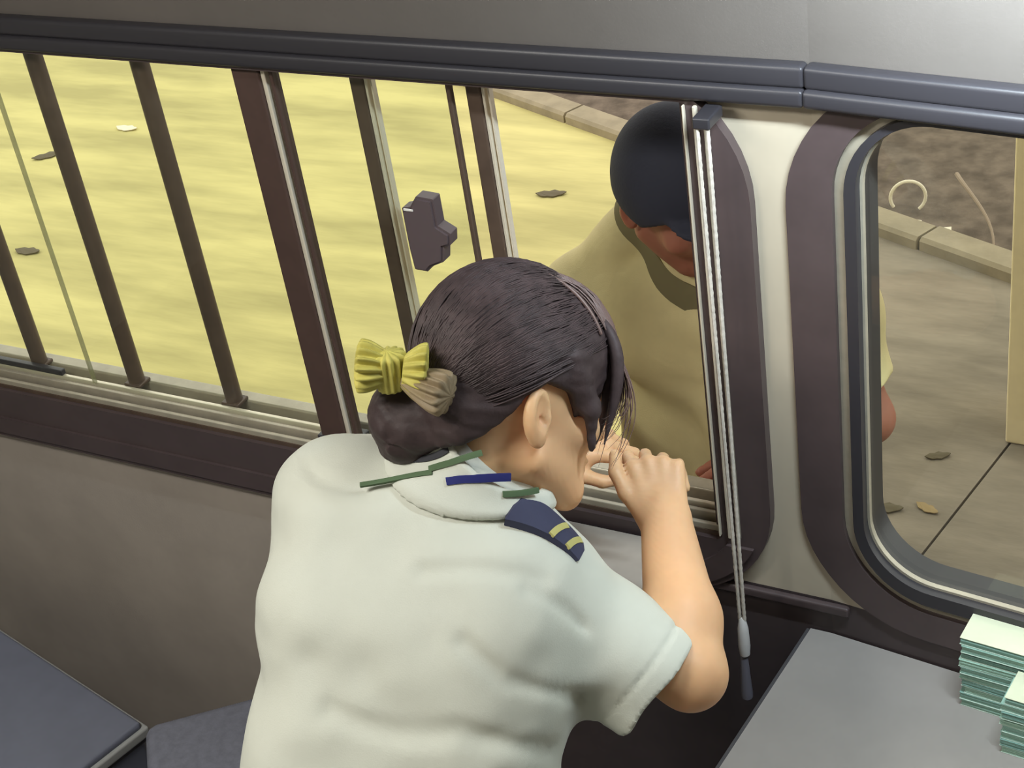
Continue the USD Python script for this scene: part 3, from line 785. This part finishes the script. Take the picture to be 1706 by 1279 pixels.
def hair_sdf(p):
    q = (p - HC.astype(np.float32)) @ HR.T.astype(np.float32) / HS
    n = 0.5 * meshkit.noise(np.stack([q[:, 0] * 60, q[:, 1] * 9, q[:, 2] * 60], 1), 9) + 0.5 * meshkit.noise(np.stack([q[:, 0] * 130, q[:, 1] * 12, q[:, 2] * 130], 1), 19) - 0.5
    d = ell(q, (0, -0.014, 0.048), (0.090, 0.111, 0.112))
    d = smin(d, ell(q, (0, 0.042, 0.060), (0.074, 0.058, 0.066)), 0.03)
    d = smin(d, ell(q, (0, -0.075, -0.010), (0.068, 0.042, 0.060)), 0.03)
    line = np.interp(q[:, 1], [-0.13, -0.085, -0.060, -0.045, -0.024, 0.0, 0.03, 0.042, 0.05, 0.066, 0.078, 0.09], [-0.055, -0.042, -0.028, -0.014, 0.014, 0.031, 0.022, 0.004, -0.03, -0.045, 0.0, 0.05]).astype(np.float32)
    d = smax(d, line - q[:, 2], 0.006)
    d = smax(d, -head_sdf(q) - 0.004, 0.003)
    for s in (-1, 1):
        d = smin(d, cap(q, (s * 0.074, 0.030, 0.060), (s * 0.073, 0.060, 0.005), 0.014, 0.010), 0.012)
        d = smin(d, cap(q, (s * 0.073, 0.060, 0.005), (s * 0.066, 0.068, -0.042), 0.010, 0.003), 0.008)
    d = d * HS
    w = p - BUN.astype(np.float32)
    ang = np.arctan2(w[:, 2], w[:, 0]); rad = np.linalg.norm(w, axis=1)
    d = smin(d, ell(p, BUN, (0.053, 0.052, 0.056)) + 0.0022 * np.sin(3 * ang + 190 * rad).astype(np.float32), 0.018)
    return d + n.astype(np.float32) * 0.006


hair = nets(hair_sdf, HC - 0.22, HC + 0.22, 0.0032)
hr = part(wo, "hair", hair, "hair_dark", smooth=True, label="dark brown hair gathered into a low bun")
lock = random.Random(5)
for k in range(7):
    x0 = 0.066 - 0.020 * k
    pts = [hp(x0 * 0.6, 0.070, 0.108), hp(x0, 0.088, 0.070), hp(x0, 0.090 + 0.004 * lock.random(), 0.025), hp(x0 * 0.97, 0.080 + 0.006 * lock.random(), -0.020 - 0.02 * lock.random())]
    part(hr, "fringe_lock", tube(spline(pts, 22), 0.0085 * np.sin(np.linspace(0.5, math.pi - 0.08, 22)), 10), "hair_dark", smooth=True)
for k in range(30):
    x0 = lock.uniform(0.025, 0.072); j = lambda s: lock.uniform(-s, s)
    y0 = lock.uniform(0.0, 0.05); up = lambda v, e: shrink(lambda p: ell(p, (0, 0.005, 0.046), (0.090, 0.114, 0.106)), np.array([v]), e)[0]
    pts = [hp(*up((x0 * 0.5 + 0.012, y0, 0.16), 0.002)), hp(*up((x0 * 0.85, y0 + 0.05, 0.13), 0.004)), hp(*up((x0 + 0.004, 0.09, 0.085), 0.003)), hp(x0 + 0.004, 0.106 + j(0.004), 0.02 + j(0.02)), hp(x0 + j(0.006), 0.090 + j(0.012), -0.035 + j(0.03))]
    part(hr, "strand", tube(spline(pts, 20), 0.0012 * np.sin(np.linspace(0.4, math.pi - 0.1, 20)), 5), "strand_brown", smooth=True)
cl = shrink(lambda p: ell(p, (0, 0.0, 0.048), (0.092, 0.116, 0.107)), spline([(0.037, 0.012, 0.150), (0.052, 0.040, 0.125), (0.066, 0.065, 0.085)], 30), 0.001)
part(hr, "parting", tube(np.array([hp(*c) for c in cl]), 0.0026, 8), "strand_brown", smooth=True, label="fine paler parting line over the crown")


hs = np.random.default_rng(12); ms = []
skull = lambda p: smin(ell(p, (0, -0.014, 0.048), (0.090, 0.111, 0.112)), ell(p, (0, 0.042, 0.060), (0.074, 0.058, 0.066)), 0.03)
for k in range(560):
    a0 = hs.uniform(-0.25, 1.35); b0 = hs.uniform(0.15, 1.15)
    d0 = unit([math.sin(a0) * math.cos(b0) * 1.0, math.sin(b0) * 0.95, math.cos(a0) * math.cos(b0) + 0.15])
    d1 = unit([0.10 + hs.uniform(-0.12, 0.18), -0.9, -0.42 + hs.uniform(-0.2, 0.15)])
    L = hs.uniform(0.55, 1.0); s0 = hs.uniform(0.0, 0.35); u = np.linspace(s0, min(1, s0 + L), 12)
    th = math.acos(np.clip(d0 @ d1, -1, 1)); dirs = (np.sin((1 - u) * th)[:, None] * d0 + np.sin(u * th)[:, None] * d1) / math.sin(th)
    q = shrink(skull, np.array([0, -0.014, 0.048]) + dirs * 0.115, 0.0016 + hs.uniform(0, 0.0012), 4)
    if (q[:, 2] - np.interp(q[:, 1], [-0.13, -0.085, -0.060, -0.045, -0.024, 0.0, 0.03, 0.05, 0.09], [-0.055, -0.042, -0.028, -0.014, 0.014, 0.031, 0.022, -0.03, 0.05])).min() < 0.006:
        continue
    ms.append(tube(HC + HS * (q @ HR), 0.0010 * np.sin(np.linspace(0.3, math.pi - 0.2, 12)) + 0.0002, 4))
part(hr, "hair_strands", trimesh.util.concatenate(ms), "strand_dark", smooth=True, kind="stuff")


def lobe(c, along, up, L, W, H, pleats, amp, taper=0.45):
    """A gathered ribbon lobe: a flattened bulb whose skin is pleated lengthwise."""
    along = unit(along); up = unit(np.array(up) - along * (np.array(up) @ along)); side = np.cross(along, up)
    us = np.linspace(0, 1, 20); th = np.linspace(0, 2 * np.pi, 96, endpoint=False); v = []
    for u in us:
        r = (taper + (1 - taper) * math.sin(min(1, u * 1.15) * math.pi / 2)) * (1 if u < 0.86 else math.sqrt(max(0.02, 1 - ((u - 0.86) / 0.14) ** 2)))
        w = 1 + amp * np.sin(pleats * th) * min(1, 0.35 + u)
        v.append(np.asarray(c) + along * (u * L) + (np.cos(th) * W * r * w)[:, None] * side + (np.sin(th) * H * r * w)[:, None] * up)
    v = np.vstack(v); f = []; n = 96
    for i in range(len(us) - 1):
        for j in range(n):
            a, b = i * n + j, i * n + (j + 1) % n
            f += [[a, b, b + n], [a, b + n, a + n]]
    v = np.vstack([v, c, np.asarray(c) + along * L]); k = len(v)
    for j in range(n):
        f += [[k - 2, (j + 1) % n, j], [k - 1, (len(us) - 1) * n + j, (len(us) - 1) * n + (j + 1) % n]]
    m = trimesh.Trimesh(v, f, process=False)
    if m.volume < 0:
        m.invert()
    return m


KN_ = np.array([-0.977, -0.486, 1.530])
sc = part(wo, "hair_bow", lobe(KN_ + [-0.006, -0.006, -0.024], (0.05, 0.02, 1), (0.6, -0.6, 0.3), 0.052, 0.020, 0.017, 13, 0.14, 0.8), "tie_yellow", smooth=True, label="pleated yellow-green hair bow above the bun")
part(sc, "bow_loop", lobe(KN_, (-0.86, -0.40, 0.20), (0.3, -0.45, 0.8), 0.048, 0.027, 0.034, 15, 0.16), "tie_yellow", smooth=True)
part(sc, "bow_loop", lobe(KN_ + [0.010, 0.0, -0.002], (0.80, 0.40, -0.22), (0.3, -0.45, 0.8), 0.030, 0.030, 0.040, 15, 0.16, 0.6), "tie_yellow", smooth=True)
part(sc, "ribbon_tail", lobe(KN_ + [0.014, -0.004, -0.010], (0.86, -0.02, -0.16), (0.2, -0.5, 0.8), 0.062, 0.024, 0.025, 12, 0.16), "tie_brown", smooth=True, label="brownish sheer ribbon tail")


# ---- trousers and shoes
def trousers_sdf(p):
    d = cap(p, (-1.0, -0.745, 0.90), (-0.85, -0.735, 0.90), 0.125)
    for s, kx in ((-1, -1.02), (1, -0.83)):
        d = smin(d, cap(p, (kx, -0.735, 0.84), (kx + 0.0, -0.69, 0.47), 0.098, 0.066), 0.04)
        d = smin(d, cap(p, (kx, -0.69, 0.47), (kx + 0.01, -0.735, 0.06), 0.066, 0.056), 0.03)
    d = np.maximum(d, 0.055 - p[:, 2]); d = np.maximum(d, p[:, 2] - 0.985)
    return d + (meshkit.noise(p * [14, 14, 20], 8) - 0.5).astype(np.float32) * 0.008


part(wo, "trousers", nets(trousers_sdf, (-1.22, -0.95, 0.02), (-0.62, -0.54, 1.02), 0.008), "trouser_dark", smooth=True)
for kx in (-1.01, -0.82):
    part(wo, "shoe", nets(lambda p: np.maximum(smin(ell(p, (kx, -0.665, 0.035), (0.042, 0.105, 0.040)), ell(p, (kx, -0.73, 0.05), (0.038, 0.050, 0.055)), 0.03), 0.001 - p[:, 2]), (kx - 0.07, -0.85, -0.01), (kx + 0.07, -0.53, 0.13), 0.006), "shoe_black", smooth=True)

# ================================================================== THE MAN OUTSIDE
ML = np.array([-0.97, 0.45, GZ])
mn = thing("person", "man outside the window in a khaki shirt and dark cap, looking down", "person", ML)
F2 = unit([0.80, -0.45, -0.42]); V0 = np.array([0.25, -0.25, 0.93]); U2 = unit(V0 - F2 * (V0 @ F2)); R2 = np.cross(F2, U2)
MR = np.stack([R2, F2, U2]); MC = np.array([-0.985, 0.345, 1.345])
mp = lambda x, y, z: MC + MR.T @ np.array([x, y, z], float)
mSL, mSR = np.array([-0.757, 0.40, 1.135]), np.array([-1.225, 0.42, 1.06])       # shoulders: picture right, picture left
mEL, mWL = np.array([-0.692, 0.385, 0.93]), np.array([-0.79, 0.20, 0.96])
mER, mWR = np.array([-1.23, 0.38, 0.86]), np.array([-1.17, 0.235, 0.95])
mNB = np.array([-1.0, 0.41, 1.22])


def man_skin(p):
    q = (p - MC.astype(np.float32)) @ MR.T.astype(np.float32)
    d = head_sdf(q / 1.06) * 1.06
    d = smin(d, cap(p, mp(0, -0.02, -0.05), mNB, 0.058, 0.062), 0.03)
    d = smin(d, cap(p, mNB - [0, 0, 0.05], (-0.96, 0.44, 1.02), 0.055, 0.09), 0.04)
    for a, b, c in ((mSL, mEL, mWL), (mSR, mER, mWR)):
        d = smin(d, cap(p, a, b, 0.044, 0.042), 0.03)
        d = smin(d, cap(p, b, b + (c - b) * 0.35, 0.042, 0.044), 0.02)
        d = smin(d, cap(p, b + (c - b) * 0.35, c, 0.044, 0.030), 0.02)
    for w, e, sgn in ((mWL, mEL, -1), (mWR, mER, 1)):
        D = unit((w - e) * [1, 1, 0.3]); N = unit(np.array([0, 0, 1.0]) - D * D[2]); T = np.cross(N, D) * sgn
        d = smin(d, hand(p, w, D, N, T, [(0.25, 0.5, 0.8)] * 4, [D * 0.6 + T * 0.7 - N * 0.2, D * 0.9 + T * 0.2, D], 1.0), 0.01)
    return d


part(mn, "body", nets(man_skin, (-1.36, -0.02, 0.86), (-0.56, 0.62, 1.50), 0.0048), "skin_tan", smooth=True)
for s in (-1, 1):
    e = part(mn, "eye", trimesh.creation.icosphere(2, 0.0122).apply_translation(mp(s * 0.033, 0.085, 0.004)), "eye_white", smooth=True)
    part(e, "iris", trimesh.creation.icosphere(2, 0.006).apply_translation(mp(s * 0.033, 0.0918, 0.001)), "eye_dark", smooth=True)


def mshirt(p):
    d = cap(p, (-1.165, 0.425, 1.075), (-0.775, 0.405, 1.125), 0.085)
    d = smin(d, cap(p, (-1.236, 0.425, 1.090), (-1.085, 0.415, 1.252), 0.055, 0.046), 0.035)
    d = smin(d, cap(p, (-1.06, 0.45, 1.02), (-0.84, 0.44, 1.02), 0.125), 0.09)
    d = smin(d, cap(p, (-1.05, 0.46, 0.82), (-0.86, 0.45, 0.82), 0.125), 0.10)
    d = smin(d, cap(p, (-1.04, 0.46, 0.66), (-0.88, 0.46, 0.66), 0.125), 0.10)
    d = smin(d, cap(p, mNB + [0, 0.01, -0.04], mNB + [-0.012, 0.0, 0.055], 0.080, 0.076), 0.04)
    for a, b, c in ((mSL, mEL, 0.155), (mSR, mER, 0.155)):
        ax = unit(b - a)
        t = (p - a.astype(np.float32)) @ ax.astype(np.float32)
        s = np.maximum(cap(p, a, a + ax * (c + 0.05), 0.074, 0.070), t - c)
        d = smin(d, s, 0.04)
        d = np.maximum(d, -np.maximum(cap(p, a, a + ax * 0.3, 0.046, 0.050), -(t - c + 0.04)))
    d = np.maximum(d, 0.60 - p[:, 2])
    axn = unit(mp(0, -0.02, -0.05) - mNB)
    d = np.maximum(d, (p - mNB.astype(np.float32)) @ axn.astype(np.float32) - 0.085)
    w = np.sin(26 * p[:, 0] + 16 * p[:, 2] + 5 * meshkit.noise(p * 7, 2))
    return d + (0.012 * w * np.clip((1.2 - p[:, 2]) * 4, 0.15, 1) + (meshkit.noise(p * [16, 12, 9], 4) - 0.5) * 0.018).astype(np.float32)


part(mn, "shirt", nets(mshirt, (-1.36, 0.22, 0.56), (-0.56, 0.66, 1.32), 0.006), "khaki", smooth=True)
mcore = lambda p: smin(cap(p, (-1.165, 0.425, 1.075), (-0.775, 0.405, 1.125), 0.085), cap(p, mNB + [0, 0.01, -0.04], mNB + [0, 0.0, 0.03], 0.080, 0.074), 0.05)
mfull = lambda p: smin(mcore(p), cap(p, (-1.236, 0.425, 1.090), (-1.085, 0.415, 1.252), 0.055, 0.046), 0.035)
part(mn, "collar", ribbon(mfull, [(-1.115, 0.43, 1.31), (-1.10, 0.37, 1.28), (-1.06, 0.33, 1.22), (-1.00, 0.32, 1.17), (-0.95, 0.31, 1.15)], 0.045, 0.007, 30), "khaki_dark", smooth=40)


def cap_sdf(p):
    q = (p - MC.astype(np.float32)) @ MR.T.astype(np.float32)
    d = ell(q, (0, -0.006, 0.030), (0.101, 0.117, 0.127))
    d = smax(d, np.where(q[:, 1] < 0.03, -0.004, np.minimum(0.036, -0.004 + (q[:, 1] - 0.03))).astype(np.float32) - q[:, 2], 0.006)
    d = smax(d, -ell(q, (0, -0.006, 0.030), (0.092, 0.108, 0.116)), 0.003)
    b = ell(q, (0, 0.085, 0.042), (0.080, 0.070, 0.011))
    b = smax(b, 0.045 - q[:, 1], 0.01)
    return smin(d, b, 0.008)


part(mn, "cap", nets(cap_sdf, MC - 0.24, MC + 0.24, 0.005), "cap_navy", smooth=True, label="dark navy peaked cap")
part(mn, "hair", nets(lambda p: smax(ell((p - MC.astype(np.float32)) @ MR.T.astype(np.float32), (0, -0.022, 0.012), (0.083, 0.092, 0.075)), (((p - MC.astype(np.float32)) @ MR.T.astype(np.float32))[:, 1] + 0.03), 0.01), MC - 0.16, MC + 0.16, 0.006), "hair_dark", smooth=True)


def mtr(p):
    d = cap(p, (-1.04, 0.46, 0.66), (-0.88, 0.46, 0.66), 0.115)
    for kx in (-1.07, -0.87):
        d = smin(d, cap(p, (kx, 0.46, 0.62), (kx, 0.445, 0.27), 0.095, 0.07), 0.04)
        d = smin(d, cap(p, (kx, 0.445, 0.27), (kx, 0.47, -0.09), 0.07, 0.062), 0.03)
    return np.maximum(np.maximum(d, p[:, 2] - 0.70), -0.10 - p[:, 2])


part(mn, "trousers", nets(mtr, (-1.25, 0.28, -0.13), (-0.68, 0.66, 0.75), 0.010), "trouser_dark", smooth=True)
for kx in (-1.07, -0.87):
    part(mn, "shoe", nets(lambda p: np.maximum(smin(ell(p, (kx, 0.40, GZ + 0.035), (0.046, 0.115, 0.042)), ell(p, (kx, 0.47, GZ + 0.05), (0.040, 0.052, 0.058)), 0.03), GZ + 0.001 - p[:, 2]), (kx - 0.07, 0.25, GZ - 0.01), (kx + 0.07, 0.56, GZ + 0.13), 0.007), "shoe_black", smooth=True)
